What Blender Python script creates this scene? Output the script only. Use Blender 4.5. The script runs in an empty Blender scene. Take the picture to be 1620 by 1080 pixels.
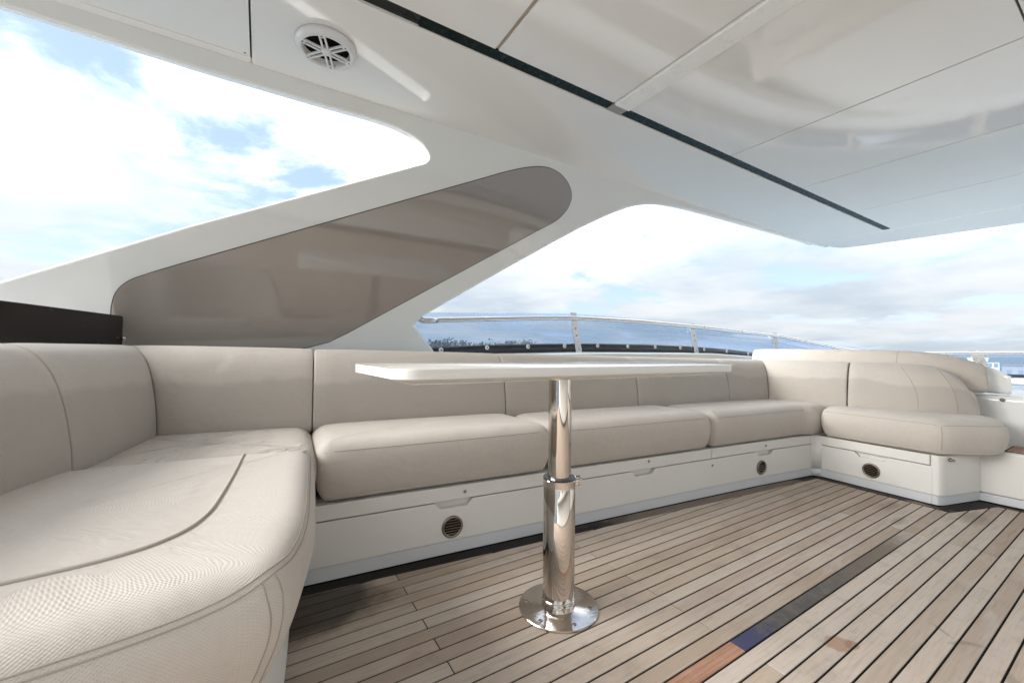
import bpy, bmesh, math, random
from mathutils import Vector, Matrix
from mathutils.bvhtree import BVHTree

random.seed(7)
scene = bpy.context.scene
COL = scene.collection
R = math.radians

# ------------------------------------------------------------------ camera
YAW, PITCH, ROLL = .5525, .0195, .0112
fw = Vector((math.sin(YAW) * math.cos(PITCH), math.cos(YAW) * math.cos(PITCH), math.sin(PITCH)))
rt = Vector((math.cos(YAW), -math.sin(YAW), 0))
up = rt.cross(fw)
rt2 = rt * math.cos(ROLL) + up * math.sin(ROLL)
up2 = -rt * math.sin(ROLL) + up * math.cos(ROLL)
cd = bpy.data.cameras.new('camera')
cam = bpy.data.objects.new('camera', cd)
COL.objects.link(cam)
M = Matrix(((rt2.x, up2.x, -fw.x), (rt2.y, up2.y, -fw.y), (rt2.z, up2.z, -fw.z))).to_4x4()
M.translation = Vector((0, 0, .8))
cam.matrix_world = M
cd.sensor_width = 36
cd.lens = 36 * 645 / 1620
cd.clip_start = .02
cd.clip_end = 20000
scene.camera = cam

# ------------------------------------------------------------------ sky, sun, exposure
SUN_AZ = Vector((-1.0, .40)).normalized()     # veiled sun over the open after end, in the glare on the left
SUN_EL = R(25)
sdir = Vector((SUN_AZ.x * math.cos(SUN_EL), SUN_AZ.y * math.cos(SUN_EL), math.sin(SUN_EL)))
world = bpy.data.worlds.new('World')
scene.world = world
world.use_nodes = True


class NT:
    """small helper to wire node trees"""
    def __init__(s, tree):
        s.t = tree
        s.n = tree.nodes
        s.l = tree.links

    def node(s, typ, **kw):
        n = s.n.new(typ)
        for k, v in kw.items():
            setattr(n, k, v)
        return n

    def put(s, sock, v):
        if hasattr(v, 'is_output') or isinstance(v, bpy.types.NodeSocket):
            s.l.new(v, sock)
        else:
            sock.default_value = v

    def math(s, op, a, b=0.0, c=0.0, clamp=False):
        n = s.node('ShaderNodeMath', operation=op)
        n.use_clamp = clamp
        s.put(n.inputs[0], a)
        s.put(n.inputs[1], b)
        s.put(n.inputs[2], c)
        return n.outputs[0]

    def mix(s, f, a, b, mode='MIX'):
        n = s.node('ShaderNodeMix', data_type='RGBA', blend_type=mode)
        s.put(n.inputs[0], f)
        s.put(n.inputs[6], a)
        s.put(n.inputs[7], b)
        return n.outputs[2]

    def noise(s, vec, scale, detail=4, rough=.55, dist=0.0, col=False):
        n = s.node('ShaderNodeTexNoise')
        if vec is not None:
            s.l.new(vec, n.inputs['Vector'])
        n.inputs['Scale'].default_value = scale
        n.inputs['Detail'].default_value = detail
        n.inputs['Roughness'].default_value = rough
        n.inputs['Distortion'].default_value = dist
        return n.outputs[1 if col else 0]

    def ramp(s, f, *stops):
        n = s.node('ShaderNodeValToRGB')
        e = n.color_ramp.elements
        while len(e) < len(stops):
            e.new(.5)
        for el, (p, c) in zip(e, stops):
            el.position = p
            el.color = c if len(c) == 4 else (*c, 1)
        s.put(n.inputs[0], f)
        return n.outputs[0]

    def maprange(s, f, a, b, c=0.0, d=1.0, smooth=True):
        n = s.node('ShaderNodeMapRange')
        n.interpolation_type = 'SMOOTHSTEP' if smooth else 'LINEAR'
        s.put(n.inputs[0], f)
        for i, v in enumerate((a, b, c, d)):
            s.put(n.inputs[i + 1], v)
        return n.outputs[0]

    def mapping(s, vec, scale=(1, 1, 1), loc=(0, 0, 0), rot=(0, 0, 0)):
        n = s.node('ShaderNodeMapping')
        s.l.new(vec, n.inputs[0])
        n.inputs['Scale'].default_value = scale
        n.inputs['Location'].default_value = loc
        n.inputs['Rotation'].default_value = rot
        return n.outputs[0]

    def sep(s, vec):
        n = s.node('ShaderNodeSeparateXYZ')
        s.l.new(vec, n.inputs[0])
        return n.outputs

    def comb(s, x, y, z=0.0):
        n = s.node('ShaderNodeCombineXYZ')
        s.put(n.inputs[0], x)
        s.put(n.inputs[1], y)
        s.put(n.inputs[2], z)
        return n.outputs[0]


w = NT(world.node_tree)
bg = w.n['Background']
sky = w.node('ShaderNodeTexSky')
sky.sky_type = 'NISHITA'
sky.sun_disc = False
sky.sun_elevation = SUN_EL
sky.sun_rotation = math.atan2(SUN_AZ.x, SUN_AZ.y)
sky.altitude = 10
sky.air_density = 1.2
sky.dust_density = 1.0
SKY_STRENGTH = .05
tc = w.node('ShaderNodeTexCoord')
dirv = tc.outputs['Generated']
dx, dy, dz = w.sep(dirv)
den = w.math('ADD', w.math('MAXIMUM', dz, 0.0), .16)
plane = w.comb(w.math('DIVIDE', dx, den), w.math('DIVIDE', dy, den), 0.0)
warp = w.noise(plane, 1.3, 3, .5, 0, col=True)
vadd = w.node('ShaderNodeVectorMath', operation='MULTIPLY_ADD')
w.l.new(warp, vadd.inputs[0])
vadd.inputs[1].default_value = (.35, .35, 0)
w.l.new(plane, vadd.inputs[2])
pl2 = w.mapping(vadd.outputs[0], (1, 1, 1), (.417, 4.343, 1.714))
cover = w.noise(pl2, 1.15, 10, .60)
high = w.maprange(dz, .12, .40)
mask = w.maprange(cover, .362, .495)
shade = w.noise(pl2, .9, 7, .55)
lumi = w.maprange(shade, .30, .66)
# overcast layer: grey-blue bellies and white tops; as under any such sky the zenith is about three times the horizon
ccol = w.mix(lumi, (.60, .70, .80, 1), (.90, .94, .98, 1))
grow = w.math('MULTIPLY_ADD', w.math('POWER', w.math('MAXIMUM', dz, 0.0), 2.0), 6.8, .88)
grow = w.math('MINIMUM', grow, 3.0)
gv = w.node('ShaderNodeVectorMath', operation='SCALE')
w.l.new(ccol, gv.inputs[0])
w.l.new(grow, gv.inputs['Scale'])
blue = w.mix(.94, sky.outputs[0], (.44, .58, .84, 1))
fin = w.mix(mask, blue, gv.outputs[0])
w.l.new(fin, bg.inputs['Color'])
bg.inputs['Strength'].default_value = SKY_STRENGTH

sl = bpy.data.lights.new('sun', 'SUN')
sl.energy = .50
sl.angle = R(46)
sl.color = (1, .98, .95)
sun = bpy.data.objects.new('sun', sl)
COL.objects.link(sun)
sun.rotation_euler = sdir.to_track_quat('Z', 'Y').to_euler()
sun.location = (-9, 1, 6)

scene.view_settings.view_transform = 'Standard'
scene.view_settings.look = 'None'
scene.view_settings.gamma = 1
scene.view_settings.use_curve_mapping = False
scene.view_settings.exposure = 4.45


# ------------------------------------------------------------------ materials
def mat(name):
    m = bpy.data.materials.new(name)
    m.use_nodes = True
    nt = NT(m.node_tree)
    b = nt.n['Principled BSDF']
    return m, nt, b


def simple(name, col, rough=.4, metal=0.0, noise=.04, scale=6.0, bump=0.0, bscale=40, coat=0.0):
    m, nt, b = mat(name)
    geo = nt.node('ShaderNodeTexCoord').outputs['Object']
    n = nt.noise(geo, scale, 5)
    c = nt.mix(n, tuple(x * (1 - noise * 1.6) for x in col) + (1,), tuple(min(1, x * (1 + noise)) for x in col) + (1,))
    nt.l.new(c, b.inputs['Base Color'])
    b.inputs['Metallic'].default_value = metal
    r = nt.maprange(nt.noise(geo, scale * 2.3, 4), .3, .7, rough * .8, rough * 1.25)
    nt.l.new(r, b.inputs['Roughness'])
    b.inputs['Coat Weight'].default_value = coat
    b.inputs['Coat Roughness'].default_value = .03
    if bump:
        bn = nt.node('ShaderNodeBump')
        bn.inputs['Strength'].default_value = bump
        bn.inputs['Distance'].default_value = .01
        nt.l.new(nt.noise(geo, bscale, 4), bn.inputs['Height'])
        nt.l.new(bn.outputs[0], b.inputs['Normal'])
    return m


def fabric(name, col, damp=False, wrinkle=0.0):
    m, nt, b = mat(name)
    uv = nt.node('ShaderNodeTexCoord').outputs['UV']
    u, v, _ = nt.sep(uv)
    P = 2 * math.pi / .0056
    su = nt.math('SINE', nt.math('MULTIPLY', u, P))
    sv = nt.math('SINE', nt.math('MULTIPLY', v, P * 1.15))
    dots = nt.math('MULTIPLY', su, sv)                      # basket weave
    fine = nt.math('SINE', nt.math('MULTIPLY', v, P * 2.3))
    h = nt.math('ADD', nt.math('MULTIPLY', dots, .8), nt.math('MULTIPLY', fine, .2))
    pits = nt.maprange(h, -.75, -.1)
    big = nt.noise(uv, 3.2, 5, .6)
    thread = nt.noise(nt.mapping(uv, (60, 500, 1)), 1.0, 3)
    c = nt.mix(big, tuple(x * .90 for x in col) + (1,), tuple(x * 1.06 for x in col) + (1,))
    c = nt.mix(nt.math('MULTIPLY', thread, .22), c, tuple(x * .72 for x in col) + (1,))
    c = nt.mix(nt.math('MULTIPLY', nt.math('SUBTRACT', 1.0, pits), .24), c, tuple(x * .42 for x in col) + (1,))
    mott = nt.noise(uv, 55, 3, .6)
    c = nt.mix(nt.math('MULTIPLY', nt.maprange(mott, .45, .7), .14), c, tuple(x * .70 for x in col) + (1,))
    soil = nt.maprange(nt.noise(uv, 1.4, 6, .65), .52, .72)
    c = nt.mix(nt.math('MULTIPLY', soil, .16), c, (col[0] * .72, col[1] * .66, col[2] * .56, 1))
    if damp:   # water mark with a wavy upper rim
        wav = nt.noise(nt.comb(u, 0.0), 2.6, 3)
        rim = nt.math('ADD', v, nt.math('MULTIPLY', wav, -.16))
        wet_dark = nt.maprange(rim, .155, .185, 1, 0)
        c = nt.mix(nt.math('MULTIPLY', wet_dark, .5), c, tuple(x * .62 for x in col) + (1,))
    nt.l.new(c, b.inputs['Base Color'])
    b.inputs['Roughness'].default_value = .78
    b.inputs['Sheen Weight'].default_value = .15
    b.inputs['Specular IOR Level'].default_value = .3
    b1 = nt.node('ShaderNodeBump')
    b1.inputs['Strength'].default_value = .42 + wrinkle
    b1.inputs['Distance'].default_value = .02
    soft = nt.noise(uv, 5.0, 3, .5, .6)
    if wrinkle:
        rid = nt.noise(nt.mapping(uv, (3.0, 9.0, 1), (0, 0, 0), (0, 0, .5)), 1.0, 3, .5, 1.6)
        rid = nt.math('ABSOLUTE', nt.math('SUBTRACT', rid, .5))
        rid = nt.maprange(rid, 0.0, .10, 1, 0)
        soft = nt.math('ADD', soft, nt.math('MULTIPLY', rid, nt.maprange(nt.noise(uv, 4, 2), .45, .6, 0, .45)))
    nt.l.new(soft, b1.inputs['Height'])
    b2 = nt.node('ShaderNodeBump')
    b2.inputs['Strength'].default_value = .32
    b2.inputs['Distance'].default_value = .0012
    nt.l.new(h, b2.inputs['Height'])
    nt.l.new(b1.outputs[0], b2.inputs['Normal'])
    nt.l.new(b2.outputs[0], b.inputs['Normal'])
    return m


FAB = (.565, .512, .452)
M_FAB = fabric('seat fabric', FAB)
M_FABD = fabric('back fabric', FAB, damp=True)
M_FABW = fabric('creased fabric', (.56, .505, .44), wrinkle=.25)
M_SEAM = simple('seam thread', (.33, .29, .245), .8)
M_PIPE = simple('piping', (.46, .42, .365), .8)
M_GEL = simple('white gelcoat', (.80, .81, .79), .07, 0, .015, 3, .02, 3)
M_GELB = simple('base gelcoat', (.70, .68, .64), .38, 0, .02, 2.5)
M_GELB.node_tree.nodes['Principled BSDF'].inputs['Specular IOR Level'].default_value = .3
M_PLINTH = simple('plinth', (.62, .63, .64), .35, 0, .05, 4)
M_CEIL = simple('ceiling gelcoat', (.81, .805, .785), .06, 0, .012, 1.5, .012, 2)
M_TAUPE = simple('taupe lacquer', (.31, .275, .243), .06, 0, .02, 2, 0, 3, 0)
_tb = M_TAUPE.node_tree.nodes['Principled BSDF']
_tb.inputs['IOR'].default_value = 1.6
_tb.inputs['Coat Weight'].default_value = .6
M_GASK = simple('gasket', (.05, .048, .045), .5)
M_BLACK = simple('slot lining', (.006, .007, .007), .3)
M_SLOT = simple('tinted slot glass', (.008, .018, .017), .25, 0, .3, 14)
M_SLOT.node_tree.nodes['Principled BSDF'].inputs['Specular IOR Level'].default_value = .15
M_DARK = simple('dark board', (.022, .019, .018), .22, 0, .1, 8)
M_TABLE = simple('table lacquer', (.73, .71, .665), .06, 0, .02, 5, 0, 3, .5)
M_STEEL = simple('polished steel', (.62, .57, .52), .05, 1, .03, 9)
M_FLANGE = simple('worn steel', (.60, .55, .50), .11, 1, .10, 22, .05, 60)
M_STEELB = simple('brushed steel', (.60, .575, .545), .16, 1, .04, 20)
M_VENT = simple('vent steel', (.30, .255, .21), .36, 1, .15, 60)
M_VOID = simple('vent void', (.008, .007, .006), .9)
M_VOID.node_tree.nodes['Principled BSDF'].inputs['Specular IOR Level'].default_value = .1
M_CAULK = simple('caulk', (.010, .010, .011), 1.0, 0, .2, 40)
M_CAULK.node_tree.nodes['Principled BSDF'].inputs['Specular IOR Level'].default_value = .1
M_RUST = simple('rusty sealant', (.42, .35, .28), .5, 0, .2, 18)
M_SPK = simple('speaker plastic', (.70, .71, .715), .35)
M_BAND = simple('black glass band', (.018, .022, .025), .12)
M_WASH = simple('white washer', (.78, .78, .77), .35)
M_BLDG = [simple('render %d' % i, c, .7) for i, c in enumerate([(.72, .71, .68), (.62, .60, .55), (.55, .56, .57)])]
M_ROOF = simple('slate roof', (.20, .21, .23), .7)
M_WIN = simple('window glass', (.20, .23, .27), .2)  # panes paled, haze over the water put into their colour
M_WALLD = simple('dark cladding', (.26, .26, .27), .6)


def teak_mat():
    m, nt, b = mat('weathered teak')
    uv = nt.node('ShaderNodeTexCoord').outputs['UV']            # metres on the deck
    oi = nt.node('ShaderNodeObjectInfo')
    rnd = oi.outputs['Random']
    off = nt.comb(nt.math('MULTIPLY', rnd, 37.0), nt.math('MULTIPLY', rnd, 11.0))
    va = nt.node('ShaderNodeVectorMath', operation='ADD')
    nt.l.new(uv, va.inputs[0])
    nt.l.new(off, va.inputs[1])
    p = va.outputs[0]
    grain = nt.noise(nt.mapping(p, (5, 85, 1)), 1.0, 6, .62, 1.4)
    streak = nt.noise(nt.mapping(p, (2.2, 26, 1)), 1.0, 5, .6, 1.2)
    fine = nt.noise(nt.mapping(p, (25, 700, 1)), 1.0, 3, .6)
    tone = nt.math('ADD', nt.math('MULTIPLY', rnd, .72), nt.math('MULTIPLY', nt.noise(p, 2.5, 4), .34))
    c = nt.ramp(tone, (0.15, (.335, .258, .195)), (.40, (.46, .385, .315)), (.60, (.495, .425, .362)), (.78, (.425, .335, .258)), (.92, (.37, .307, .252)))
    c = nt.mix(nt.maprange(grain, .35, .7), c, (.24, .195, .16, 1), 'MIX') if False else \
        nt.mix(nt.math('MULTIPLY', nt.maprange(grain, .45, .75), .34), c, (.23, .185, .15, 1))
    c = nt.mix(nt.math('MULTIPLY', nt.maprange(streak, .5, .72), .40), c, (.47, .42, .385, 1))
    c = nt.mix(nt.math('MULTIPLY', fine, .13), c, (.26, .215, .18, 1))
    blot = nt.maprange(nt.noise(uv, 7.0, 7, .72), .50, .70)
    c = nt.mix(nt.math('MULTIPLY', blot, .36), c, (.24, .20, .165, 1))
    x, y, _ = nt.sep(uv)

    def spot(cx, cy, rx, ry, soft=.35, nz=.55, ns=26.0, rot=0.0):
        ca, sa = math.cos(rot), math.sin(rot)
        ex = nt.math('SUBTRACT', x, cx)
        ey = nt.math('SUBTRACT', y, cy)
        a = nt.math('DIVIDE', nt.math('ADD', nt.math('MULTIPLY', ex, ca), nt.math('MULTIPLY', ey, sa)), rx)
        d = nt.math('DIVIDE', nt.math('SUBTRACT', nt.math('MULTIPLY', ey, ca), nt.math('MULTIPLY', ex, sa)), ry)
        r = nt.math('SQRT', nt.math('ADD', nt.math('MULTIPLY', a, a), nt.math('MULTIPLY', d, d)))
        r = nt.math('ADD', r, nt.math('MULTIPLY', nt.math('SUBTRACT', nt.noise(uv, ns, 5), .5), nz * 2))
        return nt.maprange(r, 1 - soft, 1 + soft, 1, 0)
    # rust patch with a dark rim, its drop, and dried smudges
    rust = spot(1.372, .494, .038, .029, .16, .6, 30)
    c = nt.mix(nt.math('MULTIPLY', rust, .72), c, (.31, .175, .11, 1))
    c = nt.mix(nt.math('MULTIPLY', spot(1.398, .472, .022, .016, .2, .4, 40), .7), c, (.25, .15, .10, 1))
    c = nt.mix(nt.math('MULTIPLY', spot(1.398, .512, .006, .004, .3, .3), .7), c, (.38, .21, .13, 1))
    for q in ((1.668, .320, .030, .007, -.5), (1.693, .300, .022, .008, -.9), (1.70, .362, .028, .006, .9), (1.59, .215, .03, .012, .3)):
        c = nt.mix(nt.math('MULTIPLY', spot(q[0], q[1], q[2], q[3], .5, .5, 40, q[4]), .55), c, (.22, .19, .15, 1))
    for q in ((2.83, .80, .10, .03), (2.62, .70, .07, .02), (3.0, .52, .12, .05)):
        c = nt.mix(nt.math('MULTIPLY', spot(q[0], q[1], q[2], q[3], .6, .8, 16), .5), c, (.17, .14, .11, 1))
    # left corner: deep shade at the bench foot, painted black onto the boards
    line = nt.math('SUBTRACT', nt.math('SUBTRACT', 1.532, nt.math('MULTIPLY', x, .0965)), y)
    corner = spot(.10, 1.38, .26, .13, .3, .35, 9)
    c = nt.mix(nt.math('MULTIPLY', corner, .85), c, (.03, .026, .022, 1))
    nt.l.new(c, b.inputs['Base Color'])
    nt.l.new(nt.maprange(grain, .3, .7, .5, .72), b.inputs['Roughness'])
    b.inputs['Specular IOR Level'].default_value = .22
    bp = nt.node('ShaderNodeBump')
    bp.inputs['Strength'].default_value = .35
    bp.inputs['Distance'].default_value = .002
    nt.l.new(nt.math('ADD', grain, nt.math('MULTIPLY', fine, .4)), bp.inputs['Height'])
    nt.l.new(bp.outputs[0], b.inputs['Normal'])
    return m


def odd_plank_mat(kind):
    m, nt, b = mat(kind)
    uv = nt.node('ShaderNodeTexCoord').outputs['UV']
    x, y, _ = nt.sep(uv)
    g = nt.noise(nt.mapping(uv, (5, 150, 1)), 1.0, 6, .6, .5)
    n = nt.noise(uv, 22, 6, .65)
    if kind == 'oiled orange teak':
        c = nt.mix(nt.maprange(g, .35, .7), (.36, .185, .11, 1), (.23, .115, .065, 1))
        c = nt.mix(nt.math('MULTIPLY', nt.maprange(n, .5, .7), .4), c, (.42, .27, .19, 1))
    else:      # bare sealant bed, worn through to grey teak at the far end
        c = nt.mix(nt.maprange(n, .4, .65), (.050, .042, .036, 1), (.092, .074, .058, 1))
        f = nt.math('ADD', x, nt.math('MULTIPLY', nt.math('SUBTRACT', n, .5), .35))
        c = nt.mix(nt.maprange(f, 1.45, 2.25), c, (.135, .102, .074, 1))
        c = nt.mix(nt.maprange(f, 2.20, 2.52), c, (.36, .305, .26, 1))
        c = nt.mix(nt.maprange(f, 1.31, 1.20), c, (.024, .024, .075, 1))
    nt.l.new(c, b.inputs['Base Color'])
    b.inputs['Roughness'].default_value = .5
    bp = nt.node('ShaderNodeBump')
    bp.inputs['Strength'].default_value = .3
    bp.inputs['Distance'].default_value = .002
    nt.l.new(g, bp.inputs['Height'])
    nt.l.new(bp.outputs[0], b.inputs['Normal'])
    return m


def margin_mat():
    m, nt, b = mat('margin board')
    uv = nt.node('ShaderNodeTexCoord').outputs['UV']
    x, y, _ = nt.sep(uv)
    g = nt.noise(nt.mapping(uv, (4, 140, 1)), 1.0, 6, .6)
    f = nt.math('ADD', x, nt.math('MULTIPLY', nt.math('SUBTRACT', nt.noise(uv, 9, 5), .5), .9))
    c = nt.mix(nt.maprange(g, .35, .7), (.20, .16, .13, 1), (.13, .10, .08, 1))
    wet_dark = nt.math('MAXIMUM', nt.maprange(f, 1.75, 1.15), nt.maprange(f, 2.85, 3.05))  # damp stain, plus the dark shade below the plinth painted in
    c = nt.mix(wet_dark, c, (.012, .010, .009, 1))
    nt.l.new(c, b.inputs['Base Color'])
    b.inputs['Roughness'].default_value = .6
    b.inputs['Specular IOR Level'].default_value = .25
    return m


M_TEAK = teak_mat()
M_ORANGE = odd_plank_mat('oiled orange teak')
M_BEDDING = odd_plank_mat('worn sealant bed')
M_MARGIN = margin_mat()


def glass_mat():
    m = bpy.data.materials.new('blue tinted glass')
    m.use_nodes = True
    nt = NT(m.node_tree)
    out = nt.n['Material Output']
    nt.n.remove(nt.n['Principled BSDF'])
    tr = nt.node('ShaderNodeBsdfTransparent')
    tr.inputs[0].default_value = (.715, .79, .875, 1)
    gl = nt.node('ShaderNodeBsdfGlossy')
    gl.inputs['Roughness'].default_value = .01
    gl.inputs[0].default_value = (.9, .93, 1, 1)
    fr = nt.node('ShaderNodeFresnel')
    bf = nt.node('ShaderNodeNewGeometry').outputs['Backfacing']
    nt.l.new(nt.maprange(bf, 0, 1, 1.45, 1 / 1.45, False), fr.inputs[0])
    mx = nt.node('ShaderNodeMixShader')
    nt.l.new(fr.outputs[0], mx.inputs[0])
    nt.l.new(tr.outputs[0], mx.inputs[1])
    nt.l.new(gl.outputs[0], mx.inputs[2])
    nt.l.new(mx.outputs[0], out.inputs[0])
    return m


M_GLASS = glass_mat()


def water_mat():
    m, nt, b = mat('sea water')
    geo = nt.node('ShaderNodeTexCoord').outputs['Object']
    b.inputs['Base Color'].default_value = (.035, .075, .105, 1)
    b.inputs['Roughness'].default_value = .12
    bp = nt.node('ShaderNodeBump')
    bp.inputs['Strength'].default_value = .5
    bp.inputs['Distance'].default_value = .3
    nt.l.new(nt.noise(geo, .8, 6, .6), bp.inputs['Height'])
    nt.l.new(bp.outputs[0], b.inputs['Normal'])
    return m


M_SEA = water_mat()


def leaf_mat():
    m, nt, b = mat('far foliage')
    geo = nt.node('ShaderNodeTexCoord').outputs['Object']
    c = nt.mix(nt.noise(geo, .35, 4), (.17, .185, .185, 1), (.26, .26, .235, 1))  # greyed and paled: distance haze put into the leaf colour
    nt.l.new(c, b.inputs['Base Color'])
    b.inputs['Roughness'].default_value = .8
    return m


M_LEAF = leaf_mat()


# ------------------------------------------------------------------ builders
def tag(o, label=None, cat=None, group=None, kind=None):
    if label: o['label'] = label
    if cat: o['category'] = cat
    if group: o['group'] = group
    if kind: o['kind'] = kind
    return o


def empty(name, loc):
    o = bpy.data.objects.new(name, None)
    o.empty_display_size = .1
    COL.objects.link(o)
    o.location = loc
    return o


def wloc(o):
    p = Vector(o.location)
    while o.parent:
        o = o.parent
        p += Vector(o.location)
    return p


def make(name, V, F, m, parent=None, fuv=None, smooth=True, bevel=0, bseg=2, sub=0, loc=None, mi=None):
    """world-space verts -> one mesh object whose origin is loc, or its own base"""
    V = [Vector(v) for v in V]
    if loc is None:
        loc = Vector((sum(v.x for v in V) / len(V), sum(v.y for v in V) / len(V), min(v.z for v in V)))
    loc = Vector(loc)
    me = bpy.data.meshes.new(name)
    me.from_pydata([tuple(v - loc) for v in V], [], F)
    if fuv:
        ul = me.uv_layers.new(name='UVMap')
        i = 0
        for f in fuv:
            for q in f:
                ul.data[i].uv = q
                i += 1
    me.materials.append(m)
    bm = bmesh.new()
    bm.from_mesh(me)
    bmesh.ops.recalc_face_normals(bm, faces=bm.faces)
    bm.to_mesh(me)
    bm.free()
    for p in me.polygons:
        p.use_smooth = smooth
    o = bpy.data.objects.new(name, me)
    COL.objects.link(o)
    if parent is not None:
        o.parent = parent
        o.location = loc - wloc(parent)
    else:
        o.location = loc
    if bevel:
        b = o.modifiers.new('bevel', 'BEVEL')
        b.width = bevel
        b.segments = bseg
        b.limit_method = 'ANGLE'
        b.angle_limit = R(32)
        b.harden_normals = True
    if sub:
        s = o.modifiers.new('subsurf', 'SUBSURF')
        s.levels = s.render_levels = sub
        s.uv_smooth = 'NONE'
    return o


class MB:
    def __init__(s):
        s.V, s.F = [], []

    def add(s, V, F):
        k = len(s.V)
        s.V += [Vector(v) for v in V]
        s.F += [tuple(i + k for i in f) for f in F]
        return s

    def box(s, a, b):
        (x0, y0, z0), (x1, y1, z1) = a, b
        V = [(x, y, z) for z in (z0, z1) for y in (y0, y1) for x in (x0, x1)]
        return s.add(V, [(0, 2, 3, 1), (4, 5, 7, 6), (0, 1, 5, 4), (2, 6, 7, 3), (0, 4, 6, 2), (1, 3, 7, 5)])

    def obox(s, c, ax, ay, az):
        c, ax, ay, az = map(Vector, (c, ax, ay, az))
        V = [c + ax * i + ay * j + az * k for k in (-1, 1) for j in (-1, 1) for i in (-1, 1)]
        return s.add(V, [(0, 2, 3, 1), (4, 5, 7, 6), (0, 1, 5, 4), (2, 6, 7, 3), (0, 4, 6, 2), (1, 3, 7, 5)])

    def lathe(s, c, axis, prof, n=40):
        """prof: (radius, height along axis)"""
        c, axis = Vector(c), Vector(axis).normalized()
        a = axis.orthogonal().normalized()
        b = axis.cross(a)
        V, F = [], []
        for r, h in prof:
            for i in range(n):
                t = 2 * math.pi * i / n
                V.append(c + axis * h + (a * math.cos(t) + b * math.sin(t)) * r)
        for k in range(len(prof) - 1):
            for i in range(n):
                j = (i + 1) % n
                F.append((k * n + i, k * n + j, (k + 1) * n + j, (k + 1) * n + i))
        F.append(tuple(range(n - 1, -1, -1)))
        F.append(tuple(range((len(prof) - 1) * n, len(prof) * n)))
        return s.add(V, F)

    def tube(s, pts, r, n=10, closed=False):
        pts = [Vector(p) for p in pts]
        V, F = [], []
        N = len(pts)
        ref = None
        for i, p in enumerate(pts):
            t = (pts[min(i + 1, N - 1)] - pts[max(i - 1, 0)]).normalized()
            if ref is None:
                ref = t.orthogonal().normalized()
            a = (ref - t * ref.dot(t)).normalized()
            ref = a
            b = t.cross(a)
            for k in range(n):
                q = 2 * math.pi * k / n
                V.append(p + (a * math.cos(q) + b * math.sin(q)) * r)
        for i in range(N - 1):
            for k in range(n):
                j = (k + 1) % n
                F.append((i * n + k, i * n + j, (i + 1) * n + j, (i + 1) * n + k))
        F.append(tuple(range(n - 1, -1, -1)))
        F.append(tuple(range((N - 1) * n, N * n)))
        return s.add(V, F)

    def prism(s, poly, O, U, W, N, d):
        """poly of (u, w) in plane O+uU+wW, thickened by d along N"""
        O, U, W, N = map(Vector, (O, U, W, N))
        n = len(poly)
        a = [O + U * u + W * v for u, v in poly]
        b = [p + N * d for p in a]
        F = [tuple(range(n)), tuple(range(2 * n - 1, n - 1, -1))]
        for i in range(n):
            j = (i + 1) % n
            F.append((i, i + n, j + n, j))
        return s.add(a + b, F)

    def build(s, name, m, parent=None, **k):
        return make(name, s.V, s.F, m, parent, **k)


def spline(P, n=8):
    """Catmull-Rom through points"""
    P = [Vector(p) for p in P]
    out = []
    for i in range(len(P) - 1):
        p0 = P[i - 1] if i else P[0] * 2 - P[1]
        p1, p2 = P[i], P[i + 1]
        p3 = P[i + 2] if i + 2 < len(P) else P[-1] * 2 - P[-2]
        for k in range(n):
            t = k / n
            out.append(.5 * (2 * p1 + (p2 - p0) * t + (2 * p0 - 5 * p1 + 4 * p2 - p3) * t * t + (3 * p1 - p0 - 3 * p2 + p3) * t ** 3))
    out.append(P[-1])
    return out


def interp(x, tab):
    if x <= tab[0][0]: return tab[0][1]
    for (a, u), (b, v) in zip(tab, tab[1:]):
        if x <= b: return u + (v - u) * (x - a) / (b - a)
    return tab[-1][1]


def ccw(P):
    A = sum(a[0] * b[1] - b[0] * a[1] for a, b in zip(P, P[1:] + P[:1]))
    return P if A > 0 else P[::-1]


def rounded(P, rad, n=3):
    """round the corners of a polygon; rad: one radius, or one for each corner"""
    out = []
    N = len(P)
    for i in range(N):
        r = rad[i] if isinstance(rad, (list, tuple)) else rad
        p, a, b = Vector(P[i]), Vector(P[i - 1]), Vector(P[(i + 1) % N])
        if r <= 0:
            out.append(p)
            continue
        da, db = (a - p), (b - p)
        ra = min(r, da.length * .48)
        rb = min(r, db.length * .48)
        s, e = p + da.normalized() * ra, p + db.normalized() * rb
        for k in range(n + 1):
            t = k / n
            out.append(s * (1 - t) ** 2 + p * 2 * t * (1 - t) + e * t * t)
    return [tuple(v) for v in out]


def resample(P, step):
    out = []
    for a, b in zip(P, P[1:] + P[:1]):
        L = math.dist(a, b)
        k = max(1, round(L / step))
        out += [tuple(a[j] + (b[j] - a[j]) * i / k for j in range(2)) for i in range(k)]
    return out


def inset(P, d):
    """move a CCW polygon inwards"""
    N = len(P)
    out = []
    for i in range(N):
        a, p, b = Vector(P[i - 1]), Vector(P[i]), Vector(P[(i + 1) % N])
        e1, e2 = (p - a).normalized(), (b - p).normalized()
        n1, n2 = Vector((-e1.y, e1.x)), Vector((-e2.y, e2.x))
        nn = n1 + n2
        if nn.length < 1e-6: nn = n1
        nn.normalize()
        out.append(tuple(p + nn * d / max(.45, nn.dot(n1))))
    return out


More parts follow.
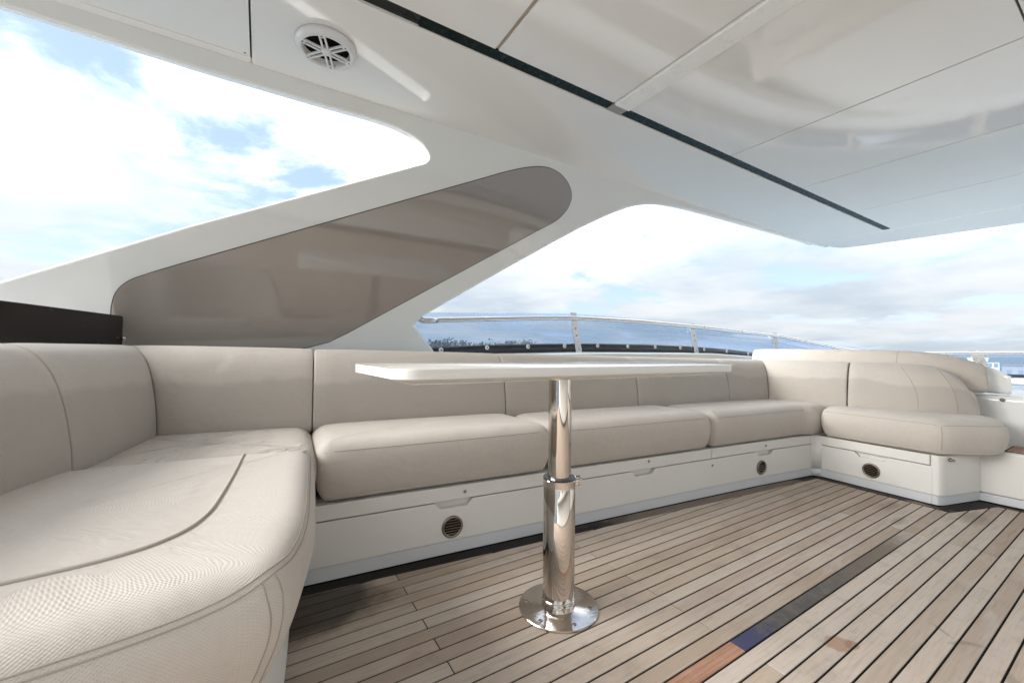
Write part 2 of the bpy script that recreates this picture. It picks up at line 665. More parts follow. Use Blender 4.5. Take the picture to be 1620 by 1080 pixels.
def slab(name, outline, prof, m, parent=None, zf=None, sub=2, step=.12, top=.05, loc=None):
    """cushion: outline in plan, prof = list of (z, inset) from the bottom up; zf(x, y) adds height"""
    P = ccw(outline)
    P = resample(P, step)
    N = len(P)
    per = [0]
    for a, b in zip(P, P[1:] + P[:1]): per.append(per[-1] + math.dist(a, b))
    V, F, UV = [], [], []
    ln, last = 0, None
    lens = []
    for z, d in prof:
        q = inset(P, d) if d else P
        for x, y in q: V.append((x, y, z + (zf(x, y) if zf else 0)))
        if last: ln += math.hypot(z - last[0], d - last[1])
        last = (z, d)
        lens.append(ln)
    K = len(prof)
    for k in range(K - 1):
        for i in range(N):
            j = (i + 1) % N
            F.append((k * N + i, k * N + j, (k + 1) * N + j, (k + 1) * N + i))
            UV.append([(per[i], lens[k]), (per[i + 1], lens[k]), (per[i + 1], lens[k + 1]), (per[i], lens[k + 1])])
    F.append(tuple(range(N - 1, -1, -1)))
    UV.append([(V[i][0], V[i][1]) for i in range(N - 1, -1, -1)])
    t = list(range((K - 1) * N, K * N))
    F.append(tuple(t))
    UV.append([(V[i][0], V[i][1]) for i in t])
    return make(name, V, F, m, parent, UV, sub=sub, loc=loc)


def offs_prof(path, prof, zs=None, os_=None):
    pass


def sweep(name, stations, prof, m, parent=None, sub=2, loc=None, rnd=.018, uoff=0.0):
    """back cushion: stations = list of (base point, outward vector, height scale, depth scale);
    prof = closed list of (o, z above base). Ends are closed and rounded."""
    n = len(prof)
    co, cz = sum(p[0] for p in prof) / n, sum(p[1] for p in prof) / n
    rings = []
    S = [(Vector(b), Vector(o), hz, ho) for b, o, hz, ho in stations]

    def ring(b, o, hz, ho, shrink):
        out = []
        for po, pz in prof:
            d = Vector((co - po, cz - pz))
            L = max(d.length, 1e-6)
            d *= min(shrink, L * .8) / L
            out.append(b + o * ((po + d.x) * ho) + Vector((0, 0, (pz + d.y) * hz)))
        return out
    t0 = (S[1][0] - S[0][0]).normalized()
    t1 = (S[-1][0] - S[-2][0]).normalized()
    b, o, hz, ho = S[0]
    rings += [ring(b + t0 * .0015, o, hz, ho, rnd), ring(b + t0 * .0015, o, hz, ho, rnd * .45), ring(b + t0 * (.0015 + rnd), o, hz, ho, 0)]
    for s in S[1:-1]: rings.append(ring(*s, 0))
    b, o, hz, ho = S[-1]
    rings += [ring(b - t1 * (.0015 + rnd), o, hz, ho, 0), ring(b - t1 * .0015, o, hz, ho, rnd * .45), ring(b - t1 * .0015, o, hz, ho, rnd)]
    V = [v for r in rings for v in r]
    plen = [0]
    for a, c in zip(prof, prof[1:] + prof[:1]): plen.append(plen[-1] + math.dist(a, c))
    ul, us = uoff, []
    for k, r in enumerate(rings):
        if k: ul += (r[0] - rings[k - 1][0]).length
        us.append(ul)
    F, UV = [], []
    for k in range(len(rings) - 1):
        for i in range(n):
            j = (i + 1) % n
            F.append((k * n + i, k * n + j, (k + 1) * n + j, (k + 1) * n + i))
            UV.append([(us[k], plen[i]), (us[k], plen[i + 1]), (us[k + 1], plen[i + 1]), (us[k + 1], plen[i])])
    F.append(tuple(range(n - 1, -1, -1)))
    UV.append([prof[i] for i in range(n - 1, -1, -1)])
    e = (len(rings) - 1) * n
    F.append(tuple(range(e, e + n)))
    UV.append([tuple(p) for p in prof])
    return make(name, V, F, m, parent, UV, sub=sub, loc=loc)


def snap(o, pts, lift=0.0):
    """lay a polyline onto the finished surface of o"""
    bpy.context.view_layer.update()
    dg = bpy.context.evaluated_depsgraph_get()
    T = BVHTree.FromObject(o, dg)
    L = wloc(o)
    out = []
    for p in pts:
        q, nrm, _, _ = T.find_nearest(Vector(p) - L)
        out.append(q + L + nrm * lift)
    return out


def seam(o, pts, r=.0016, m=None, name='seam', n=6, lift=0.0, dense=10):
    pts = snap(o, spline(pts, dense), lift)
    for _ in range(3):
        pts = [pts[0]] + [(a + b * 2 + c) / 4 for a, b, c in zip(pts, pts[1:], pts[2:])] + [pts[-1]]
    pts = snap(o, pts, lift)
    return MB().tube(pts, r, n).build(name, m or M_SEAM, o)


# ------------------------------------------------------------------ sea, far shore
MB().add([(-9000, -9000, -5), (9000, -9000, -5), (9000, 9000, -5), (-9000, 9000, -5)], [(0, 1, 2, 3)]).build('sea', M_SEA)['kind'] = 'structure'
sh = MB()
ridge = []
for i in range(61):
    a = R(-62 + i * 1.0)          # bearings from +Y towards +X, the wooded shore on the left
    ridge.append((300 * math.sin(a + R(60)), 300 * math.cos(a + R(60))))
o = MB()
o.add([(x, y, -5.2) for x, y in ridge] + [(x * 1.2, y * 1.2, 0) for x, y in ridge] + [(x * 1.02, y * 1.02, -3.6) for x, y in ridge],
      [(i, i + 1, 122 + i + 1, 122 + i) for i in range(60)] + [(122 + i, 122 + i + 1, 61 + i + 1, 61 + i) for i in range(60)])
o.build('shore', simple('shore ground', (.16, .15, .12), .9))['kind'] = 'structure'
wd = MB()
for i in range(150):
    a = R(random.uniform(8, 36))
    d = random.uniform(308, 345)
    cx, cy = d * math.sin(a), d * math.cos(a)
    hh = random.uniform(7.5, 11) + 2.4 * math.sin(a * 37) * random.random() + (2.5 if random.random() < .2 else 0)
    wd.tube([(cx, cy, -4), (cx, cy, -3 + hh * .7)], .25, 5)
    for k in range(46):
        t = Vector((random.gauss(0, 1), random.gauss(0, 1), random.gauss(0, 1))).normalized() * random.random() ** .4
        p = Vector((cx + t.x * hh * .36, cy + t.y * hh * .36, -4 + hh * (.68 + .42 * t.z)))
        s_ = random.uniform(.5, 1.1)
        u1 = Vector((random.gauss(0, 1), random.gauss(0, 1), random.gauss(0, .6))).normalized() * s_
        u2 = u1.cross(Vector((random.random(), random.random(), 1))).normalized() * s_ * .8
        wd.add([p - u1, p - u2, p + u1, p + u2], [(0, 1, 2, 3)])
tag(wd.build('wood', M_LEAF, smooth=False), 'distant line of grey green trees along the far shore', 'trees', kind='stuff')


def building(bearing, dist, wdt, hgt, style, label):
    a = R(bearing)
    c = Vector((dist * math.sin(a), dist * math.cos(a), -4.6))
    ax = Vector((math.cos(a), -math.sin(a), 0))
    ay = Vector((math.sin(a), math.cos(a), 0))
    t = empty('waterfront_building', c)
    tag(t, label, 'building', 'white buildings on the far waterfront')
    MB().obox(c + Vector((0, 0, hgt / 2)), ax * wdt / 2, ay * 3, Vector((0, 0, hgt / 2))).build('wall', M_BLDG[style % 3] if style < 3 else M_WALLD, t, smooth=False)
    r = MB()
    if style == 1:
        b = c + Vector((0, 0, hgt + .02))
        V = [b - ax * wdt * .54 - ay * 3.3, b + ax * wdt * .54 - ay * 3.3, b + ax * wdt * .54 + ay * 3.3, b - ax * wdt * .54 + ay * 3.3,
             b - ax * wdt * .54 + Vector((0, 0, .9)), b + ax * wdt * .54 + Vector((0, 0, .9))]
        r.add(V, [(0, 1, 5, 4), (2, 3, 4, 5), (0, 4, 3), (1, 2, 5), (0, 3, 2, 1)])
    else:
        r.obox(c + Vector((0, 0, hgt + .12)), ax * wdt * .53, ay * 3.2, Vector((0, 0, .1)))
    r.build('roof', M_ROOF if style else M_BLDG[0], t, smooth=False)
    k = max(2, int(wdt / 1.6))
    for f in range(2 if hgt > 3 else 1):
        for i in range(k):
            q = c + ax * ((i + .5) / k - .5) * wdt * .94 - ay * 3.03 + Vector((0, 0, .9 + f * 1.7))
            MB().obox(q, ax * .36, ay * .06, Vector((0, 0, .52))).build('window', M_WIN, t, smooth=False)


# bearing, width, height, style (0 flat white, 1 pitched roof, 2 grey flat, 3 dark shed)
for bb in ((72.6, 4.2, 2.6, 2, 'low grey building left of the bracket on the far waterfront'),
           (77.55, 2.2, 4.0, 0, 'narrow white building with flat roof right of the windscreen bracket'),
           (78.45, 2.8, 3.1, 1, 'cream building with slate pitched roof between two flat roofed ones'),
           (79.35, 2.6, 3.6, 0, 'white two storey building in the middle of the waterfront row'),
           (80.45, 3.2, 4.3, 0, 'tallest white block of the far waterfront row'),
           (81.35, 2.0, 3.4, 2, 'grey building on the right of the tallest white block'),
           (82.6, 3.6, 2.6, 3, 'dark clad shed at the right end of the waterfront'),
           (83.9, 2.4, 4.4, 0, 'white building beyond the dark shed at the right edge')):
    building(bb[0], 172, bb[1] * 1.15, bb[2], bb[3], bb[4])
q = MB()
for i in range(30):
    a, b = R(66 + i), R(67 + i)
    for d0, d1, z0, z1 in ((165, 165, -5.3, -4.6), (165, 190, -4.6, -4.6)):
        q.add([(d0 * math.sin(a), d0 * math.cos(a), z0), (d0 * math.sin(b), d0 * math.cos(b), z0), (d1 * math.sin(b), d1 * math.cos(b), z1), (d1 * math.sin(a), d1 * math.cos(a), z1)], [(0, 1, 2, 3)])
q.build('quay', simple('quay stone', (.22, .22, .22), .9), smooth=False)['kind'] = 'structure'

# ------------------------------------------------------------------ deck
deck = MB().add([(-3, -2.3, -.0025), (6.4, -2.3, -.0025), (6.4, 2.3, -.0025), (-3, 2.3, -.0025)], [(0, 1, 2, 3)]).build('deck', M_CAULK, loc=(0, 0, -.0025))
deck['kind'] = 'structure'
PITCHY, Y0, GAP = .0474, .276, .0050


def clip(poly, a, b, c):
    """keep a*x + b*y <= c"""
    out = []
    for p, q in zip(poly, poly[1:] + poly[:1]):
        dp, dq = a * p[0] + b * p[1] - c, a * q[0] + b * q[1] - c
        if dp <= 0: out.append(p)
        if dp * dq < 0:
            t = dp / (dp - dq)
            out.append((p[0] + (q[0] - p[0]) * t, p[1] + (q[1] - p[1]) * t))
    return out


def plank_geo(poly, z=0.0, dep=.007, bev=.0009):
    P = ccw(poly)
    Q = inset(P, bev)
    n = len(P)
    V = [(x, y, z - dep) for x, y in P] + [(x, y, z - bev) for x, y in P] + [(x, y, z) for x, y in Q]
    F = [tuple(range(2 * n, 3 * n))]
    for k in (0, 1):
        for i in range(n):
            j = (i + 1) % n
            F.append((k * n + i, k * n + j, (k + 1) * n + j, (k + 1) * n + i))
    return V, F


def plank(poly, m, parent=None, name='plank', z=0.0):
    V, F = plank_geo(poly, z)
    UV = [[(V[i][0], V[i][1]) for i in f] for f in F]
    return make(name, V, F, m, parent or deck, UV, smooth=False)


MLINE = lambda x: 1.532 - .0965 * (x - .1) - .047         # inner edge of the margin board
rest_V, rest_F, rest_UV = [], [], []
for k in range(-48, 27):
    y0, y1 = Y0 + PITCHY * k + GAP / 2, Y0 + PITCHY * (k + 1) - GAP / 2
    ym = (y0 + y1) / 2
    cuts = [.424 + 2.08 * j for j in range(-2, 3)] if k % 2 == 0 else [1.124 + 2.08 * j for j in range(-2, 3)]
    if ym > .60: xmax = 2.985 + .09 * (ym - .6)
    else: xmax = 3.325
    cuts = sorted(c for c in cuts if -2.9 < c < xmax - .02)
    if k == 7: cuts = sorted(cuts + [2.50])
    edges = [-2.95] + cuts + [xmax]
    for a, b in zip(edges, edges[1:]):
        poly = [(a + .0016, y0), (b - .0016, y0), (b - .0016, y1), (a + .0016, y1)]
        poly = clip(poly, .0965, 1, 1.532 + .00965 - .047 - .002)
        if .40 < ym < .60: poly = clip(poly, .108, .34, .108 * 2.985 + .34 * .600)
        if len(poly) < 3: continue
        if k < -14 or b < -1.2:                     # never in view: one joined piece
            V, F = plank_geo(poly)
            s0 = len(rest_V)
            rest_V += V
            rest_F += [tuple(i + s0 for i in f) for f in F]
            rest_UV += [[(V[i][0], V[i][1]) for i in f] for f in F]
            continue
        mm = M_TEAK
        if k == 7 and abs(a - 1.124) < .01: mm = M_BEDDING
        if k == 7 and abs(b - 1.124) < .01: mm = M_ORANGE
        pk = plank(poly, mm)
        if mm is M_BEDDING: pk['label'] = 'black and navy sealant bed fading to teak at its far end'
        if mm is M_ORANGE: pk['label'] = 'bright orange oiled plank'
tag(make('planking', rest_V, rest_F, M_TEAK, deck, rest_UV, smooth=False), kind='stuff')

# foot line of the long bench, in plan
BASE = [(-.9, 1.62), (.10, 1.532), (.6, 1.492), (1.1, 1.448), (1.8, 1.382), (2.5, 1.315), (3.105, 1.240)]
RB = [(3.105, 1.240), (3.085, 1.0), (3.056, .655)]
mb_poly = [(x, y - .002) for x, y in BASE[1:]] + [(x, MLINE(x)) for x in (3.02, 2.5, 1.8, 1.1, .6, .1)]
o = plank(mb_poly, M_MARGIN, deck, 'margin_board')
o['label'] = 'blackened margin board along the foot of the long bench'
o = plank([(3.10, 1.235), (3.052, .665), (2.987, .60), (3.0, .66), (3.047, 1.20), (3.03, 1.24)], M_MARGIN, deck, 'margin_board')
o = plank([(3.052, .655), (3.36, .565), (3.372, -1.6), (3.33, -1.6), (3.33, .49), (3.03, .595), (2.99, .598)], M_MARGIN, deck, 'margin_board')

# ------------------------------------------------------------------ hardtop: roof and raked side pillar
ht = empty('hardtop', (1.2, 0, .7))
tag(ht, 'glossy white moulded roof with raked side pillar over the bench', 'boat roof')
ZR = 1.95
NP = Vector((0, 1, .30)).normalized()


def side(u, z, off=0.0):
    """point of the inclined side face at height z"""
    return Vector((u, 1.96 + (ZR - z) * .30, z)) + NP * off


def flow(P, n=5):
    return [(v.x, v.y) for v in spline([(a, b, 0) for a, b in P], n)]


PIL = ([(-1.15, 1.895), (-.74, 1.893), (-.25, 1.879)]
       + flow([(.19, 1.878), (.45, 1.880), (.58, 1.870), (.665, 1.846), (.710, 1.812), (.722, 1.784), (.706, 1.758), (.66, 1.735), (.56, 1.688)])
       + [(.483, 1.652), (-.262, 1.302), (-.811, 1.026), (-1.35, .765), (-1.45, .62), (1.0, .62), (.872, .793), (.741, .929), (.79, .984), (1.198, 1.244)]
       + flow([(1.60, 1.494), (1.80, 1.612), (2.004, 1.722), (2.12, 1.777), (2.24, 1.826), (2.40, 1.866), (2.57, 1.888), (2.78, 1.902)])
       + [(3.2, 1.912), (3.835, 1.921), (4.5, 1.930), (5.0, 1.938), (5.25, 1.947), (5.25, 2.0), (-1.15, 2.0)])


def side_slab(poly, off0, off1, mirror=1, shrink=0.0):
    P = ccw([(u, z) for u, z in poly])
    if shrink: P = inset(P, shrink)
    n = len(P)
    V = [side(u, z, off0) for u, z in P] + [side(u, z, off1) for u, z in P]
    V = [Vector((v.x, v.y * mirror, v.z)) for v in V]
    F = [tuple(range(n)), tuple(range(2 * n - 1, n - 1, -1))] + [(i, i + n, (i + 1) % n + n, (i + 1) % n) for i in range(n)]
    return MB().add(V, F)


INS = (flow([(-.525, .90), (-.518, .965), (-.500, 1.020), (-.462, 1.063), (-.40, 1.098), (-.30, 1.146)]) + [(.267, 1.405)]
       + flow([(1.05, 1.762), (1.177, 1.82), (1.30, 1.868), (1.40, 1.896), (1.49, 1.903), (1.58, 1.882), (1.645, 1.838), (1.676, 1.786), (1.672, 1.73), (1.642, 1.675), (1.58, 1.615), (1.45, 1.535)])
       + [(.879, 1.181), (.544, .972), (.39, .875), (.30, .825), (.2, .795), (.0, .75), (-.50, .75)])
for sgn in (1, -1):
    pil = side_slab(PIL, 0, .075, sgn).build('pillar', M_GEL, ht, smooth=True, bevel=.012, bseg=3)
    gk = side_slab(INS, -.0012, .004, sgn).build('gasket', M_GASK, pil, smooth=False)
    side_slab(INS, -.004, .004, sgn, .0035).build('inset_panel', M_TAUPE, pil, smooth=True, bevel=.002)
# roof frame round the sunroof, hatch panel, cross beam, louvre panels
YS = 1.412
for sgn in (1, -1):
    b = MB()
    b.prism(rounded([(-.052, YS), (4.95, YS), (4.95, 1.968), (-.052, 1.968)], 0), (0, 0, ZR), (1, 0, 0), (0, sgn, 0), (0, 0, 1), .10)
    b.prism([(-1.15, 1.918), (-.056, 1.918), (-.056, 1.968), (-1.15, 1.968)], (0, 0, ZR), (1, 0, 0), (0, sgn, 0), (0, 0, 1), .10)
    b.build('roof_frame', M_CEIL, ht, bevel=.005, bseg=2)
    MB().prism([(-1.15, YS), (-.0575, YS), (-.0575, 1.9145), (-1.15, 1.9145)], (0, 0, ZR + .001), (1, 0, 0), (0, sgn, 0), (0, 0, 1), .08).build('hatch_panel', M_CEIL, ht, bevel=.0015)
    MB().lathe((-.075, 1.9 * sgn, ZR + .001), (0, 0, -1), [(.0045, 0), (.0045, .0012), (.003, .002)], 12).build('screw', M_VENT, ht)
fr = rounded([(4.953, -1.968), (5.43, -1.945), (5.51, -1.6), (5.57, -1.2), (5.65, -.67), (5.69, 0), (5.65, .67), (5.57, 1.2), (5.51, 1.6), (5.43, 1.945), (4.953, 1.968)], [0, .16, .1, .1, .1, .1, .1, .1, .1, .16, 0], 6)
MB().prism(fr, (0, 0, ZR), (1, 0, 0), (0, 1, 0), (0, 0, 1), .12).build('front_edge', M_CEIL, ht, bevel=.02, bseg=3)
MB().prism([(1.382, -1.356), (1.478, -1.356), (1.478, 1.356), (1.382, 1.356)], (0, 0, ZR - .010), (1, 0, 0), (0, 1, 0), (0, 0, 1), .08).build('cross_beam', simple('beam gelcoat', (.86, .87, .85), .3, 0, .01), ht, bevel=.007, bseg=3)
MB().box((1.384, 1.357, ZR + .0015), (1.476, 1.411, ZR + .0065)).build('beam_bracket', simple('grey bracket', (.30, .295, .28), .4), ht, smooth=False)
MB().box((1.384, -1.411, ZR + .0015), (1.476, -1.357, ZR + .0065)).build('beam_bracket', M_PLINTH, ht, smooth=False)
xs = [(-1.14, -.115), (-.105, .746), (.760, 1.378), (1.486, 2.330), (2.337, 3.197), (3.204, 4.098), (4.105, 4.945)]
for x0, x1 in xs:
    for y0, y1 in ((-1.354, .2535), (.2585, 1.356)):
        MB().box((x0, y0, ZR + .001), (x1, y1, ZR + .05)).build('roof_panel', M_CEIL, ht, bevel=.003, bseg=2)
MB().box((.7475, -1.35, ZR + .006), (.7585, 1.352, ZR + .04)).build('sealant_strip', M_RUST, ht, smooth=False)
MB().box((1.4795, -1.35, ZR + .006), (1.4845, 1.352, ZR + .04)).build('sealant_strip', M_RUST, ht, smooth=False)
for sgn in (1, -1):
    MB().prism([(-1.15, 1.93), (5.0, 1.93), (5.0, 2.04), (-1.15, 2.04)], (0, 0, ZR + .006), (1, 0, 0), (0, sgn, 0), (0, 0, 1), .095).build('edge_core', M_GELB, ht, smooth=False)
    MB().prism([(.46, 1.3565), (4.949, 1.3565), (4.949, 1.4115), (.46, 1.4115)], (0, 0, ZR + .007), (1, 0, 0), (0, sgn, 0), (0, 0, 1), .02).build('slot_glass', M_SLOT, ht, smooth=False)
    MB().prism([(-1.15, 1.3565), (.459, 1.3565), (.459, 1.4115), (-1.15, 1.4115)], (0, 0, ZR + .012), (1, 0, 0), (0, sgn, 0), (0, 0, 1), .02).build('slot_lining', M_BLACK, ht, smooth=False)
MB().box((-1.17, -2.045, ZR + .1015), (5.0, 2.045, ZR + .16)).build('roof_skin', M_GEL, ht, bevel=.01)
MB().box((-1.15, -1.354, ZR + .0515), (4.94, 1.354, ZR + .1005)).build('roof_core', M_GELB, ht, smooth=False)

# speaker let into the ceiling
sp = empty('speaker', (.192, 1.685, ZR))
tag(sp, 'round white speaker with six spoked grille in the ceiling', 'speaker')
c = Vector((.192, 1.685, ZR))
DN = (0, 0, -1)
MB().lathe(c, DN, [(.108, 0), (.108, .012), (.103, .024), (.094, .029), (.086, .028), (.083, .022), (.083, .0)], 56).build('bezel', M_SPK, sp)
MB().lathe(c, DN, [(.082, .001), (.055, .0015), (.03, .002)], 40).build('cone', M_VOID, sp)
MB().lathe(c, DN, [(.019, .010), (.019, .026), (.014, .031), (.004, .032)], 28).build('hub', M_SPK, sp)
for k in range(6):
    a = R(60 * k + 12)
    d, e = Vector((math.cos(a), math.sin(a), 0)), Vector((-math.sin(a), math.cos(a), 0))
    b = MB()
    for s in (-1, 1):
        b.obox(c + d * .050 + e * s * .0085 - Vector((0, 0, .0235)), d * .036, e * .0035, Vector((0, 0, .0035)))
    b.obox(c + d * .083 - Vector((0, 0, .0245)), d * .008, e * .012, Vector((0, 0, .0035)))
    so = b.build('spoke', M_SPK, sp, bevel=.0012)
    MB().lathe(c + d * .085 - Vector((0, 0, .0282)), DN, [(.004, 0), (.003, .0012)], 10).build('screw', M_VENT, so)

# ------------------------------------------------------------------ hull coaming and windscreen
WP = [(-3, 2.37), (-1, 2.37), (.5, 2.37), (1.5, 2.36), (2.5, 2.33), (3.5, 2.28), (4.5, 2.17), (5.3, 1.98), (5.9, 1.68), (6.3, 1.3), (6.5, .8), (6.55, .3), (6.55, 0)]
WS = spline([(x, y, 0) for x, y in WP], 8)
WS = WS + [Vector((p.x, -p.y, 0)) for p in WS[-2::-1]]
arc = [0]
for a, b in zip(WS, WS[1:]): arc.append(arc[-1] + (b - a).length)
HALF = arc[len(WS) // 2]


def sarc(x, y):
    """arc position of the plan point nearest to (x, y) on the port half"""
    best = min(range(len(WS) // 2 + 1), key=lambda i: (WS[i].x - x) ** 2 + (WS[i].y - y) ** 2)
    i = best
    t = (WS[min(i + 1, len(WS) - 1)] - WS[max(i - 1, 0)]).normalized()
    return arc[i] + (Vector((x, y, 0)) - WS[i]).dot(t)


def wat(s):
    for i in range(len(arc) - 1):
        if s <= arc[i + 1]:
            t = (s - arc[i]) / (arc[i + 1] - arc[i])
            p = WS[i].lerp(WS[i + 1], t)
            d0 = (WS[min(i + 1, len(WS) - 1)] - WS[max(i - 1, 0)]).normalized()
            d1 = (WS[min(i + 2, len(WS) - 1)] - WS[i]).normalized()
            d = d0.lerp(d1, t).normalized()
            return p, d, Vector((-d.y, d.x, 0))      # left normal = outboard
    return WS[-1], Vector((1, 0, 0)), Vector((0, 1, 0))


def ztab(pts):
    return sorted((sarc(x, y), z) for x, y, z in pts)


T_RAIL = ztab([(.824, 2.367, .967), (1.214, 2.363, .993), (1.6, 2.355, 1.018), (1.97, 2.346, 1.036), (2.588, 2.326, 1.039), (3.33, 2.289, 1.022), (4.52, 2.165, .971), (5.19, 2.005, .885), (5.5, 1.90, .835), (5.9, 1.68, .805), (6.31, 1.274, .814), (6.5, .8, .823)])
T_TOP = ztab([(.6, 2.37, 1.0), (.911, 2.366, 1.021), (1.97, 2.346, 1.071), (2.588, 2.326, 1.068), (3.373, 2.286, 1.043), (4.52, 2.165, .998), (5.24, 1.994, .875), (5.6, 1.84, .835), (5.9, 1.68, .825), (6.31, 1.274, .829), (6.5, .8, .836)])
T_BT = ztab([(.6, 2.37, .79), (.89, 2.366, .806), (1.243, 2.363, .828), (1.81, 2.351, .846), (2.173, 2.34, .853), (2.76, 2.317, .854), (3.245, 2.293, .848), (3.78, 2.249, .826), (4.3, 2.192, .787), (5.3, 1.98, .68), (6.41, 1.02, .600), (6.5, .8, .605)])
T_BB = ztab([(-3, 2.37, .72), (.6, 2.37, .745), (1.3, 2.36, .77), (2.09, 2.342, .785), (3.245, 2.293, .787), (4.3, 2.193, .742), (5.3, 1.98, .64), (6.41, 1.022, .566), (6.5, .8, .574)])
mir = lambda s: s if s <= HALF else 2 * HALF - s


def strip(name, s0, s1, cols, m, parent, step=.08, **k):
    """cols: list of (offset outboard, z function); closed cross-section swept along the side"""
    n = max(2, int((s1 - s0) / step))
    V, F = [], []
    C = len(cols)
    for i in range(n + 1):
        s = s0 + (s1 - s0) * i / n
        p, d, nn = wat(s)
        for off, zf in cols:
            q = p + nn * off
            V.append((q.x, q.y, zf(mir(s))))
    for i in range(n):
        for c_ in range(C):
            e = (c_ + 1) % C
            F.append((i * C + c_, i * C + e, (i + 1) * C + e, (i + 1) * C + c_))
    F.append(tuple(range(C - 1, -1, -1)))
    F.append(tuple(range(n * C, n * C + C)))
    return make(name, V, F, m, parent, **k)


fbb, fbt, ftop, frail = (lambda s: interp(s, T_BB)), (lambda s: interp(s, T_BT)), (lambda s: interp(s, T_TOP)), (lambda s: interp(s, T_RAIL))
TOT = arc[-1]
hull = empty('boat_side', (2, 2.4, -5))
tag(hull, 'white moulded coaming and topsides running round the upper deck', 'boat side')
strip('coaming', 0, TOT, [(-.27, lambda s: fbb(s) - .001), (.06, lambda s: fbb(s) - .003), (.06, lambda s: fbb(s) - .12), (-.27, lambda s: fbb(s) - .12)], M_GEL, hull, .12, bevel=.012)
strip('topside', 0, TOT, [(.0, lambda s: fbb(s) - .125), (.055, lambda s: fbb(s) - .125), (.35, lambda s: -2.2), (-.2, lambda s: -5.3), (-.3, lambda s: -5.3), (.25, lambda s: -2.2)], M_GEL, hull, .25)

ws = empty('windscreen', (2.3, 2.34, .78))
tag(ws, 'low curved blue tinted windscreen with black bolted foot band', 'windscreen')
s0 = sarc(.62, 2.37)
s1 = 2 * HALF - s0
gl = strip('glass', s0, s1, [(-.004, lambda s: fbb(s) + .001), (-.004, ftop), (.004, ftop), (.004, lambda s: fbb(s) + .001)], M_GLASS, ws, .06)
strip('foot_band', s0, s1, [(-.0075, lambda s: fbb(s) + .001), (-.0075, fbt), (-.0045, fbt), (-.0045, lambda s: fbb(s) + .001)], M_BAND, ws, .06)
# bolts through the band about every 0.32 m
for side_ in (1, -1):
    for k in range(22):
        s = sarc(.943, 2.366) + .318 * k
        if s > HALF: continue
        p, d, nn = wat(s)
        z = fbt(s) - .018
        q = Vector((p.x, p.y * side_, z))
        nin = Vector((-nn.x, -nn.y * side_, 0))
        bo = MB().lathe(q + nin * .0078, nin, [(.0145, 0), (.0145, .004), (.011, .006), (.0075, .006)], 20).build('bolt', M_WASH, ws)
        MB().lathe(q + nin * .0138, nin, [(.006, -.001), (.006, .002), (.004, .0035)], 14).build('bolt_head', M_VENT, bo)
# brackets standing on the coaming
for side_ in (1, -1):
    for sx, wd_, lean in ((sarc(2.0, 2.345), .058, .03), (sarc(3.35, 2.288), .058, .03), (sarc(4.53, 2.163), .058, .02), (sarc(5.55, 1.87), .058, .02), (sarc(6.40, 1.055), .095, .03)):
        p, d, nn = wat(sx)
        zb, zt = fbb(sx) + .002, ftop(sx) + .008
        d = Vector((d.x, d.y * side_, 0))
        nn = Vector((nn.x, nn.y * side_, 0))
        q = Vector((p.x, p.y * side_, 0))
        # bar leaning forward as it rises
        P = [(-wd_ / 2 + lean, zb), (wd_ / 2 + lean, zb), (wd_ / 2 - lean, zt), (-wd_ / 2 - lean, zt)]
        b = MB().prism(P, q - nn * .0085, d, (0, 0, 1), -nn, .006)
        bk = b.build('bracket', M_STEELB, ws, smooth=False, bevel=.0015)
        for fz in (.08, .42, .60):
            z = zb + (zt - zb) * fz
            MB().lathe(q + d * lean * (1 - 2 * fz) - nn * .0146 + Vector((0, 0, z)), -nn, [(.006, 0), (.006, .002), (.003, .004)], 12).build('screw', M_VENT, bk)
        z = frail(sx)
        MB().obox(q - nn * .03 + Vector((0, 0, z - .012)) + d * lean * -.6, d * .011, nn * .015, Vector((0, 0, .006))).build('rail_clamp', M_STEEL, bk, smooth=False, bevel=.002)
# hand rail
pts = []
sr0 = sarc(.90, 2.366)
n = 150
for i in range(n + 1):
    s = sr0 + (2 * HALF - 2 * sr0) * i / n
    p, d, nn = wat(s)
    q = p - nn * .052
    pts.append(Vector((q.x, q.y, frail(mir(s)))))
a0 = pts[0]
lead = [Vector((.80, 2.33, .992)), Vector((.785, 2.322, .982)), Vector((.79, 2.316, .971)), Vector((.815, 2.315, .966)), Vector((.85, 2.3145, .967))]
tail = [Vector((v.x, -v.y, v.z)) for v in lead[::-1]]
MB().tube(lead + pts + tail, .0155, 14).build('hand_rail', M_STEELB, ws)
MB().tube([lead[2], lead[3], lead[4], pts[0]], .0185, 14).build('rail_sleeve', M_STEELB, ws)
for x in (1.23, 2.28, 3.42, 3.95, 4.9):
    s = sarc(x, interp(x, [(a_, b_) for a_, b_ in WP[:8]]))
    p, d, nn = wat(s)
    MB().lathe(p - nn * .052 + Vector((0, 0, frail(s))) - d * .006, d, [(.0168, 0), (.0168, .012)], 14).build('rail_joint', M_STEEL, ws)

